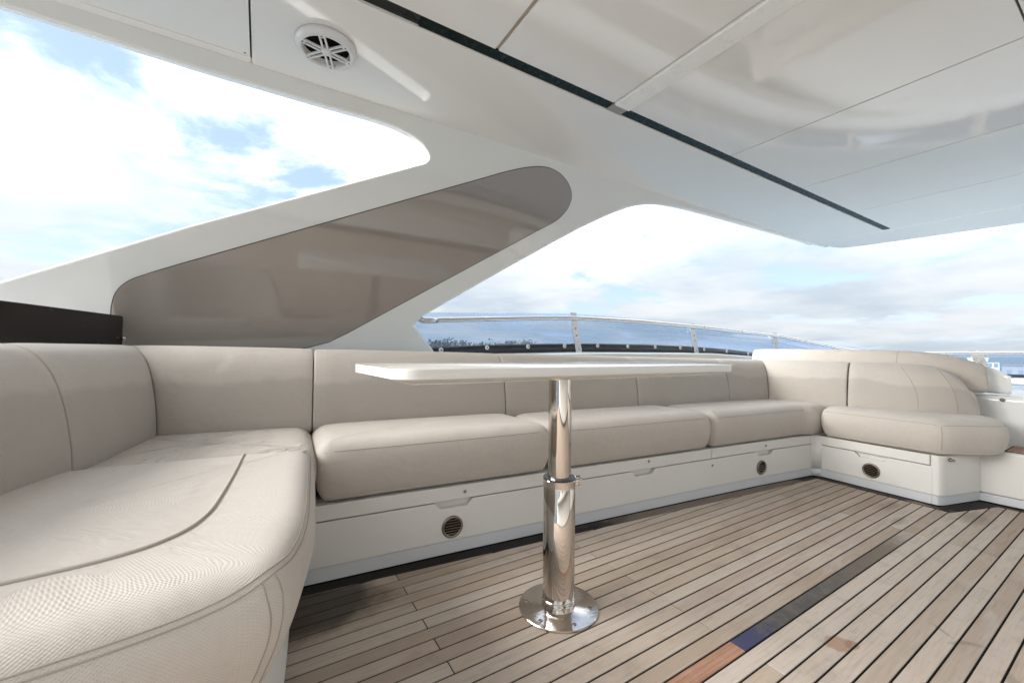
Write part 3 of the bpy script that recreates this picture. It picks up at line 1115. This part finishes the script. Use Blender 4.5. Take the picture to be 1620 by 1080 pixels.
# ------------------------------------------------------------------ forward console and step
con = empty('console', (4.8, .2, 0))
tag(con, 'long white moulded console with flat sunlit top behind the right bench', 'console')
P = rounded([(3.65, .0), (3.65, .565), (6.35, .56), (6.35, 0)], [0, .03, .03, 0], 4)
MB().prism(P, (0, -1.9, 0), (1, 0, 0), (0, 0, 1), (0, 1, 0), 3.85).build('moulding', M_GEL, con, bevel=.006)
MB().lathe((3.65, .520, .541), (-1, 0, 0), [(.010, 0), (.010, .004), (.006, .010), (.006, .014), (.009, .016), (.007, .022)], 18).build('snap_stud', M_VENT, con)
step = empty('step', (3.5, -.3, 0))
tag(step, 'white step with teak inlay beside the right end of the bench', 'step')
b = MB()
b.box((3.379, -1.6, .045), (3.648, .60, .283))
b.build('riser', M_GELB, step, bevel=.012, bseg=3)
MB().box((3.384, -1.6, .001), (3.64, .60, .0445)).build('plinth', M_PLINTH, step, bevel=.004)
for i, (ya, yb) in enumerate(((.41, .475), (.30, .405), (.19, .295), (.08, .185), (-.03, .075))):
    V, F = plank_geo([(3.41, ya), (3.63, ya), (3.63, yb), (3.41, yb)], .288, .004)
    make('plank', V, F, M_ORANGE, step, [[(V[j][1], V[j][0]) for j in f] for f in F], smooth=False)
MB().box((3.403, -1.5, .2832), (3.637, .482, .2855)).build('caulk_bed', M_CAULK, step, smooth=False)

# ------------------------------------------------------------------ bench base
sb = empty('bench_base', (1.6, 1.5, 0))
tag(sb, 'white moulded base of the wraparound bench with lockers and round vents', 'bench base')


def along(path, s):
    L = 0
    for a, b in zip(path, path[1:]):
        d = math.dist(a, b)
        if s <= L + d or b == path[-1]:
            t = (s - L) / d
            dx_, dy_ = (b[0] - a[0]) / d, (b[1] - a[1]) / d
            return Vector((a[0] + (b[0] - a[0]) * t, a[1] + (b[1] - a[1]) * t, 0)), Vector((dx_, dy_, 0)), Vector((-dy_, dx_, 0))
        L += d


def plen(path):
    return sum(math.dist(a, b) for a, b in zip(path, path[1:]))


def xs_at(path, key, val):
    """arc length where coordinate key of the path reaches val"""
    L = 0
    for a, b in zip(path, path[1:]):
        d = math.dist(a, b)
        if min(a[key], b[key]) - 1e-6 <= val <= max(a[key], b[key]) + 1e-6:
            return L + d * (val - a[key]) / (b[key] - a[key])
        L += d
    return L


def front_panel(name, path, sA, sB, zb, zt, thick, m, proud=0.0, extra=(), **k):
    """board following a wall line; zb, zt numbers or functions of s; it grows thick inwards (to the left of the path)"""
    zbf = zb if callable(zb) else (lambda s: zb)
    ztf = zt if callable(zt) else (lambda s: zt)
    ss = sorted(set([sA, sB] + [s for s in extra if sA < s < sB] + [sA + (sB - sA) * i / max(1, int((sB - sA) / .15)) for i in range(int((sB - sA) / .15) + 1)]))
    V, F = [], []
    for s in ss:
        p, d, nn = along(path, s)
        for off, z in ((-proud, zbf(s)), (-proud, ztf(s)), (thick, ztf(s)), (thick, zbf(s))):
            q = p + nn * off
            V.append((q.x, q.y, z))
    for i in range(len(ss) - 1):
        for c_ in range(4):
            e = (c_ + 1) % 4
            F.append((i * 4 + c_, i * 4 + e, i * 4 + 4 + e, i * 4 + 4 + c_))
    F += [(3, 2, 1, 0), tuple(range(len(V) - 4, len(V)))]
    return make(name, V, F, m, sb, **k)


def notch_fn(zt, notches):
    def f(s):
        for a, b in notches:
            if a < s < b:
                return zt - min(.026, (s - a) * 1.1, (b - s) * 1.1)
        return zt
    return f


def notch_pts(notches):
    o = []
    for a, b in notches:
        o += [a + 1e-5, a + .0237, b - .0237, b - 1e-5]
    return o


LB = plen(BASE)
sx = lambda x: xs_at(BASE, 0, x)
nts = [(sx(.582), sx(.737)), (sx(1.57), sx(1.724)), (sx(2.53), sx(2.687))]
front_panel('locker_front', BASE, sx(-.4), LB - .001, .052, notch_fn(.2045, nts), .03, M_GELB, extra=notch_pts(nts), smooth=True, bevel=.003)
front_panel('upper_rail', BASE, sx(-.4), sx(2.139), .2085, .262, .03, M_GELB, proud=.001, bevel=.003)
front_panel('upper_rail', BASE, sx(2.144), LB - .001, .2085, .262, .03, M_GELB, proud=.001, bevel=.003)
front_panel('plinth', BASE, sx(-.4), LB + 0, .0015, .0505, .03, M_PLINTH, proud=-.004, bevel=.002)
front_panel('carcass', BASE, sx(-.4), LB, .03, .255, .3, M_GELB, proud=-.035)
for a, b in nts:    # finger pulls: a notch in the front with its own back plate
    p, d, nn = along(BASE, (a + b) / 2)
    MB().obox(p + nn * .026 + Vector((0, 0, .190)), d * (b - a) * .5, nn * .0035, Vector((0, 0, .0165))).build('finger_pull', M_GELB, sb, smooth=False)
# right-hand return
LR = plen(RB)
sy = lambda y: xs_at(RB, 1, y)
ntr = [(sy(1.025), sy(.856))]
RBf = RB
front_panel('locker_front', RBf, .001, sy(.680), .052, notch_fn(.2035, ntr), .03, M_GELB, extra=notch_pts(ntr), bevel=.003)
front_panel('drawer_front', RBf, .003, sy(.690), .2075, .262, .03, M_GELB, proud=.002, bevel=.003)
a, b = ntr[0]
p, d, nn = along(RBf, (a + b) / 2)
MB().obox(p + nn * .026 + Vector((0, 0, .190)), d * (b - a) * .5, nn * .0035, Vector((0, 0, .0165))).build('finger_pull', M_GELB, sb, smooth=False)
fil = [(3.066, 1.2445)] + [(3.066 * (1 - t) ** 2 + 2 * t * (1 - t) * 3.100 + t * t * 3.1015, 1.2425 * (1 - t) ** 2 + 2 * t * (1 - t) * 1.238 + t * t * 1.200) for t in (0, .2, .4, .6, .8, 1)] + [(3.112, 1.199), (3.115, 1.248)]
MB().prism(fil, (0, 0, .0525), (1, 0, 0), (0, 1, 0), (0, 0, 1), .208).build('corner_fillet', M_GELB, sb)
MB().prism([(x + .003, y + .004) for x, y in fil], (0, 0, .0012), (1, 0, 0), (0, 1, 0), (0, 0, 1), .049).build('plinth', M_PLINTH, sb)
front_panel('carcass', RBf, .0, LR, .03, .255, .3, M_GELB, proud=-.035)
END = rounded([(3.0605, .6855), (3.052, .645), (3.372, .560), (3.384, .5605), (3.384, .70), (3.09, .70)], [0, .06, .03, 0, 0, 0], 5)
ENDU = rounded([(3.0605, .6845), (3.052, .645), (3.372, .560), (3.46, .5605), (3.46, .95), (3.30, .95), (3.09, .70)], [0, .06, .03, 0, 0, 0, 0], 5)
MB().prism(ENDU, (0, 0, .052), (1, 0, 0), (0, 1, 0), (0, 0, 1), .211).build('end_moulding', M_GELB, sb, bevel=.004)
front_panel('plinth', RBf, .001, LR - .03, .0015, .0505, .03, M_PLINTH, proud=-.004, bevel=.002)
MB().prism(rounded([(3.066, .688), (3.060, .652), (3.374, .569), (3.40, .566), (3.40, .72), (3.09, .72)], [0, .06, .03, 0, 0, 0], 5), (0, 0, .0015), (1, 0, 0), (0, 1, 0), (0, 0, 1), .049).build('plinth', M_PLINTH, sb, bevel=.002)
# base of the left arm
LBP = [(.108, 1.528), (.055, 1.0), (.022, .84), (-.045, .755), (-.18, .705), (-.9, .64)]
front_panel('arm_front', [tuple(q_) for q_ in [(v.x, v.y) for v in spline([(x, y, 0) for x, y in LBP], 5)]][::-1], 0.0, 1.75, .052, .285, .03, M_GELB, bevel=.003)
front_panel('plinth', [(v.x - .012, v.y + .01) for v in spline([(x, y, 0) for x, y in LBP], 5)][::-1], 0.0, 1.75, .0015, .0505, .03, M_PLINTH, bevel=.002)


def vent(path, s, z, r=.043):
    p, d, nn = along(path, s)
    c_ = p + Vector((0, 0, z))
    N = -nn
    ring = MB().lathe(c_ + N * .0008, N, [(r, 0), (r, .003), (r * .93, .0065), (r * .80, .0065), (r * .78, .0015)], 40)
    v = ring.build('vent', M_VENT, sb)
    MB().lathe(c_ + N * .0014, N, [(r * .785, 0), (r * .785, .0012)], 32).build('vent_back', M_VOID, v)
    for k in range(6):
        h_ = (k - 2.5) / 3.3 * r * .8
        wv = math.sqrt(max(0, (r * .79) ** 2 - h_ ** 2))
        mbv = MB()
        mbv.obox(c_ + N * .0042 + Vector((0, 0, h_)), d * wv, N * .0014 + Vector((0, 0, -.0010)), Vector((0, 0, .0014)) + N * .0005)
        mbv.build('slat', M_VENT, v, smooth=False)


vent(BASE, sx(.652), .106)
vent(BASE, sx(2.573), .110)
vent(RBf, sy(.943), .110)


def stud(path, s, z, r=.0065, ln=.004):
    p, d, nn = along(path, s)
    MB().lathe(p - nn * .0008 + Vector((0, 0, z)), -nn, [(r, 0), (r, ln * .5), (r * .6, ln)], 16).build('screw', M_VENT, sb)


for x, z in ((.702, .236), (1.677, .245), (2.146, .170), (2.615, .236)): stud(BASE, sx(x), z)
stud(RBf, sy(1.225), .165)
MB().lathe((3.115, .6265, .243), (-.27, -.96, 0), [(.010, 0), (.010, .004), (.005, .008), (.005, .014), (.008, .016), (.006, .020)], 16).build('screw', M_VENT, sb)

# ------------------------------------------------------------------ seat cushions
GRP = None
ZS = lambda x: .484 - .0055 * x          # seat height falls a little forwards


def seat(name, outline, rad, zt, label, m=M_FAB, rt_=.045, z0=.264, step=.11, zf=None, under=False):
    P = rounded(ccw(outline), rad, 3)
    h = zt - z0
    prof = [(z0, .045), (z0 + .004, .024), (z0 + .026, .004), (z0 + h * .5, -.014), (zt - .050, -.008), (zt - .020, .010), (zt - .004, .038), (zt + .002, .075)]
    if under:
        prof = [(z0, .085), (z0 + .004, .068), (z0 + .03, .045), (z0 + h * .38, .014), (z0 + h * .62, -.004), (zt - .050, -.004), (zt - .020, .012), (zt - .004, .038), (zt + .002, .075)]
    o = slab(name, P, prof, m, step=step, zf=zf)
    tag(o, label, 'seat cushion')
    return o


A = seat('seat_cushion', [(.170, 1.515), (.60, 1.478), (1.098, 1.435), (1.098, 1.98), (.205, 2.08)], .05, .478,
         'long beige seat cushion left of the table post, beside the wrinkled corner cushion')
B = seat('seat_cushion', [(1.106, 1.434), (1.8, 1.367), (2.128, 1.336), (2.128, 1.86), (1.106, 1.98)], .05, .471,
         'long beige seat cushion running right from behind the table post')
C_ = seat('seat_cushion', [(2.137, 1.335), (2.5, 1.300), (2.992, 1.250), (3.04, 1.215), (3.38, 1.19), (3.38, 1.68), (2.137, 1.86)], .05, .466,
          'beige seat cushion filling the far right corner of the bench')
D = seat('seat_cushion', [(3.078, 1.200), (3.056, .95), (3.036, .640), (3.13, .560), (3.30, .462), (3.42, .470), (3.56, .60), (3.60, 1.190)], [.05, .05, .05, .09, .07, .09, .1, .05], .462,
         'thick beige seat cushion on the right return with a slanting end face')
E_ = seat('seat_cushion', [(-.03, 1.47), (.145, 1.47), (.162, 1.53), (.196, 2.08), (-.55, 2.15), (-.62, 1.40)], .04, .472,
          'creased beige seat cushion in the left corner of the bench', M_FABW)
CHO = [(.150, 1.44), (.128, 1.2), (.098, .90), (.045, .665), (-.28, .60), (-.95, .55), (-1.05, 1.45), (-.45, 1.50), (0.05, 1.455)]
H = seat('seat_cushion', CHO, [.05, .2, .2, .15, .2, .05, .05, .1, .06], .490,
         'big rounded beige seat cushion in the left foreground with curved piping', under=True)
# piping and stitched seams
def front_seam(o, pts, zt, d=.030):
    q = [(x, y - .0, zt) for x, y in pts]
    return seam(o, q, .0013)


front_seam(A, [(.19, 1.512), (.6, 1.476), (1.08, 1.436)], .445)
front_seam(B, [(1.12, 1.433), (1.6, 1.386), (2.115, 1.337)], .438)
front_seam(C_, [(2.15, 1.334), (2.5, 1.300), (2.98, 1.252)], .433)
front_seam(D, [(3.074, 1.18), (3.054, .95), (3.038, .66)], .430)
front_seam(D, [(3.04, .625), (3.13, .56), (3.29, .465), (3.40, .462)], .433)
seam(D, [(3.032, .636, .43), (3.022, .63, .36), (3.026, .632, .285)], .0014)
seam(D, [(3.074, 1.18, .268), (3.054, .95, .268), (3.036, .66, .268), (3.13, .552, .268), (3.30, .455, .268)], .0035, M_PIPE, 'piping')
seam(A, [(.19, 1.512, .27), (.6, 1.476, .27), (1.08, 1.436, .27)], .003, M_PIPE, 'piping')
for dz_, dd in ((.0, .0), (.011, .010)):
    seam(H, [(.14, 1.40, .462 + dz_), (.118, 1.2, .462 + dz_), (.092, .98, .460 + dz_), (.064, .81, .457 + dz_), (.014, .702, .455 + dz_), (-.08, .644, .455 + dz_), (-.25, .612, .456 + dz_), (-.6, .58, .457 + dz_), (-.9, .55, .457 + dz_)], .0013)
    seam(H, [(.012 - dd, .70 - dd * .8, .452), (.02 - dd, .688 - dd * .8, .40), (.010 - dd, .695 - dd * .8, .34), (-.015 - dd, .73 - dd * .8, .28)], .0013)
seam(H, [(-.035, 1.415, .49), (-.045, 1.25, .49), (-.062, 1.05, .49), (-.078, .93, .49), (-.11, .855, .49), (-.17, .812, .49), (-.278, .793, .49), (-.45, .785, .49)], .0034, M_PIPE, 'piping', 8, .0015)

# ------------------------------------------------------------------ back cushions
PROF = [(.0, -.055), (-.004, .0), (.002, .085), (.014, .165), (.034, .235), (.062, .285), (.096, .315), (.135, .326), (.185, .318), (.225, .285), (.240, .22), (.235, .08), (.22, -.055)]
MP = [(-.314, 1.94), (.19, 1.888), (1.07, 1.788), (1.934, 1.685), (2.733, 1.59), (3.115, 1.528)]
LP = [(-.314, 1.94), (-.395, 1.454), (-.449, 1.266), (-.56, .80)]
RP = [(3.115, 1.528), (3.20, 1.10), (3.238, .93), (3.275, .775), (3.345, .66), (3.445, .565)]


def mitre(d1, d2):
    n1, n2 = Vector((-d1[1], d1[0])).normalized(), Vector((-d2[1], d2[0])).normalized()
    b = (n1 + n2).normalized()
    return b / b.dot(n1)


def nrm(a, b):
    d = Vector((b[0] - a[0], b[1] - a[1])).normalized()
    return Vector((-d.y, d.x))


ml = mitre((LP[0][0] - LP[1][0], LP[0][1] - LP[1][1]), (MP[1][0] - MP[0][0], MP[1][1] - MP[0][1]))
mr = mitre((MP[-1][0] - MP[-2][0], MP[-1][1] - MP[-2][1]), (RP[1][0] - RP[0][0], RP[1][1] - RP[0][1]))
zb_ = lambda x: ZS(x) - .003
hs = lambda x: (.802 - .0165 * (x + .3) - zb_(x)) / .3235


def st(p, o, h=None, d=1.0):
    return ((p[0], p[1], zb_(p[0])), (o[0], o[1], 0), hs(p[0]) if h is None else h, d)


def mid(a, b, t): return (a[0] + (b[0] - a[0]) * t, a[1] + (b[1] - a[1]) * t)


def back(name, S, label, rnd=.012, uoff=0.0):
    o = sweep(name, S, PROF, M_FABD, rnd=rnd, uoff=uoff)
    return tag(o, label, 'back cushion')


# left arm, from the near end to the corner
n1 = nrm(LP[1], LP[0])
n0 = nrm(LP[2], LP[1])
nk = nrm(LP[3], LP[2])
back('back_cushion', [st(LP[3], nk), st(mid(LP[3], LP[2], .5), nk), st(LP[2], (nk + n0) / 2), st(mid(LP[2], LP[1], .5), n0), st(LP[1], (n0 + n1) / 2)],
     'big rounded beige back cushion cut off by the left picture edge')
back('back_cushion', [st(LP[1], (n0 + n1) / 2), st(mid(LP[1], LP[0], .35), n1), st(mid(LP[1], LP[0], .7), n1), st(LP[0], ml)],
     'beige back cushion in front of the dark board, left of the corner seam', uoff=1.3)
labs = ['beige back cushion right of the left corner, below the taupe panel', 'wide beige back cushion behind the left end of the table',
        'beige back cushion behind the table post', 'beige back cushion below the second windscreen bracket, behind the right end of the table',
        'narrow beige back cushion left of the far right corner']
nm = [nrm(a, b) for a, b in zip(MP, MP[1:])]
for i in range(5):
    oa = ml if i == 0 else (nm[i - 1] + nm[i]) / 2
    ob = mr if i == 4 else (nm[i] + nm[i + 1]) / 2
    a, b = MP[i], MP[i + 1]
    back('back_cushion', [st(a, oa), st(mid(a, b, .3), nm[i]), st(mid(a, b, .7), nm[i]), st(b, ob)], labs[i], uoff=2.3 + i * 1.7)
nr = [nrm(a, b) for a, b in zip(RP, RP[1:])]
back('back_cushion', [st(RP[0], mr), st(mid(RP[0], RP[1], .3), nr[0]), st(mid(RP[0], RP[1], .7), nr[0]), st(RP[1], (nr[0] + nr[1]) / 2)],
     'beige back cushion right of the far corner, below the long headrest', uoff=9.7)
hr = hs(3.2)
n34, n45 = (nr[2] + nr[3]) / 2, (nr[3] + nr[4]) / 2
G = back('back_cushion', [st(RP[1], (nr[0] + nr[1]) / 2), st(mid(RP[1], RP[2], .5), nr[1], hr * .998), st(RP[2], (nr[1] + nr[2]) / 2, hr * .995), st(RP[3], n34, hr * .985),
                          st(mid(RP[3], RP[4], .5), nr[3], hr * .965), st(RP[4], n45, hr * .92, .95), st(mid(RP[4], RP[5], .35), n45.lerp(nr[4], .7), hr * .85, .90),
                          st(mid(RP[4], RP[5], .7), nr[4], hr * .73, .82), st(RP[5], nr[4], hr * .50, .62)],
         'end back cushion of the right return, rounded off with two curved seams', rnd=.03, uoff=11)
for px_, py_, oo in ((3.272, .785, nr[3]), (3.36, .642, nr[4])):
    zz = zb_(px_)
    hh = hr * (.975 if py_ > .7 else .89)
    seam(G, [(px_ + oo.x * o_, py_ + oo.y * o_ - dy_, zz + z_ * hh) for o_, z_, dy_ in ((-.004, .01, 0), (0, .085, .0), (.012, .165, -.01), (.034, .235, -.03), (.075, .295, -.05))], .0013)

# headrest pad behind the right back cushions, in its white shell
hd = empty('headrest', (3.55, 1.2, .565))
tag(hd, 'long beige headrest pad in a white shell on the console edge', 'headrest')
HP = [(3.44, 1.83), (3.445, 1.4), (3.45, 1.0), (3.475, .80), (3.53, .665), (3.60, .56)]
nh = [nrm(a, b) for a, b in zip(HP, HP[1:])]
HPR = [(.0, .0), (-.004, .08), (.004, .17), (.02, .235), (.05, .262), (.085, .262), (.105, .24), (.108, .10), (.105, .0)]
hh_ = [1.0, 1.0, .99, .955, .87, .70]


def hst(i, sc=1.0, d=1.0):
    o = nh[0] if i == 0 else nh[-1] if i == 5 else (nh[i - 1] + nh[i]) / 2
    return ((HP[i][0], HP[i][1], .567), (o[0], o[1], 0), hh_[i] * sc, d)


pad = sweep('pad', [hst(i) for i in range(6)], HPR, M_FAB, hd, rnd=.02)
SPR = [(.110, .0), (.109, .10), (.106, .235), (.115, .250), (.150, .240), (.19, .17), (.2, .0)]
sh_o = Vector((nh[-1].x, nh[-1].y, 0))
sweep('shell', [hst(i, 1.0, 1.0) for i in range(5)] + [((3.585, .560, .567), sh_o, .72, 1.0), ((3.60, .512, .567), Vector((1, .25, 0)), .60, .95), ((3.60, .482, .567), Vector((1, .1, 0)), .46, .9)], SPR, M_GEL, hd, rnd=.012)
seam(pad, [(3.45, .93, .60), (3.45, .93, .72), (3.47, .93, .80), (3.51, .93, .825)], .0013)

# ------------------------------------------------------------------ dark board behind the left arm
wb = empty('windbreak_board', (-.62, 1.7, .5))
tag(wb, 'glossy dark brown board standing behind the left back cushions', 'board')
a, b = Vector((-.480, 2.255, 0)), Vector((-.86, .75, 0))
d = (b - a).normalized()
nn = Vector((-d.y, d.x, 0))
P = rounded([(0, .45), ((b - a).length, .45), ((b - a).length, .925), (0, .919)], [0, 0, 0, .012], 4)
MB().prism(P, a, d, (0, 0, 1), -nn if nn.x > 0 else nn, .03).build('board', M_DARK, wb, bevel=.003)
MB().lathe(a + d * .012 + Vector((.004, .004, .828)), (1, -.25, 0), [(.009, -.004), (.009, .006), (.005, .012)], 14).build('catch', M_STEEL, wb)

# ------------------------------------------------------------------ table
tb = empty('table', (.807, 1.016, 0))
tag(tb, 'white lacquered table on a thick chrome pedestal', 'table')
TO = rounded(ccw([(.236, .822), (1.385, .780), (1.425, 1.150), (.214, 1.192)]), .055, 6)
ZT = .757
prof = [(ZT - .037, .050), (ZT - .034, .038), (ZT - .024, .003), (ZT - .022, .0), (ZT - .003, .0), (ZT - .0008, .0008), (ZT, .003)]
V, F = [], []
N = len(TO)
for z, dd in prof:
    for x, y in (inset(TO, dd) if dd else TO): V.append((x, y, z))
for k in range(len(prof) - 1):
    for i in range(N):
        j = (i + 1) % N
        F.append((k * N + i, k * N + j, (k + 1) * N + j, (k + 1) * N + i))
F += [tuple(range(N - 1, -1, -1)), tuple(range((len(prof) - 1) * N, len(prof) * N))]
o = make('tabletop', V, F, M_TABLE, tb, smooth=True)
o.data.set_sharp_from_angle(angle=R(28))
pc = Vector((.807, 1.016, 0))
Z = Vector((0, 0, 1))
MB().lathe(pc, Z, [(.036, .39), (.036, ZT - .0375)], 56).build('inner_tube', M_STEEL, tb).data.set_sharp_from_angle(angle=R(40))
MB().lathe(pc, Z, [(.07, ZT - .045), (.07, ZT - .038)], 40).build('top_plate', M_STEELB, tb).data.set_sharp_from_angle(angle=R(40))
MB().lathe(pc, Z, [(.0495, .012), (.0495, .372), (.0485, .374), (.0485, .378), (.0515, .379), (.0515, .398), (.0495, .401), (.0375, .401)], 64).build('outer_tube', M_STEEL, tb).data.set_sharp_from_angle(angle=R(30))
MB().lathe(pc, Z, [(.0505, .398), (.0505, .4035), (.0372, .4045)], 48).build('collar_gasket', M_BLACK, tb).data.set_sharp_from_angle(angle=R(30))
fl = MB().lathe(pc, Z, [(.1235, .0005), (.1235, .0045), (.1215, .0065), (.052, .0068), (.0505, .0075)], 72).build('base_flange', M_FLANGE, tb)
fl.data.set_sharp_from_angle(angle=R(30))
MB().lathe(pc, Z, [(.0515, .0072), (.0515, .014), (.0508, .016), (.0508, .027), (.0515, .029), (.0515, .033), (.0497, .035)], 64).build('weld_ring', M_STEEL, tb).data.set_sharp_from_angle(angle=R(30))
for k in range(6):
    a = R(60 * k + 20)
    MB().lathe(pc + Vector((math.cos(a) * .098, math.sin(a) * .098, .0069)), Z, [(.0065, 0), (.0065, .0008), (.0035, .0016)], 16).build('screw', M_VENT, fl)
# clamp with its bolt, on the camera's right
ca = Vector((.83, -.56, 0)).normalized()
cp = Vector((-ca.y, ca.x, 0))
cl = MB()
cl.obox(pc + ca * .058 + cp * -.006 + Z * .388, ca * .010, cp * .006, Z * .0085)
cl.obox(pc + ca * .058 + cp * .014 + Z * .388, ca * .010, cp * .006, Z * .0085)
co_ = cl.build('clamp', M_STEELB, tb, bevel=.002)
MB().lathe(pc + ca * .060 + cp * -.022 + Z * .389, cp, [(.0045, 0), (.0045, .055), (.008, .056), (.008, .064)], 14).build('clamp_bolt', M_STEEL, co_)
MB().tube([pc + ca * .060 + cp * .040 + Z * .389, pc + ca * .066 + cp * .030 + Z * .398, pc + ca * .068 + cp * .006 + Z * .403, pc + ca * .066 + cp * -.016 + Z * .400], .0028, 8).build('clamp_lever', M_STEEL, co_)
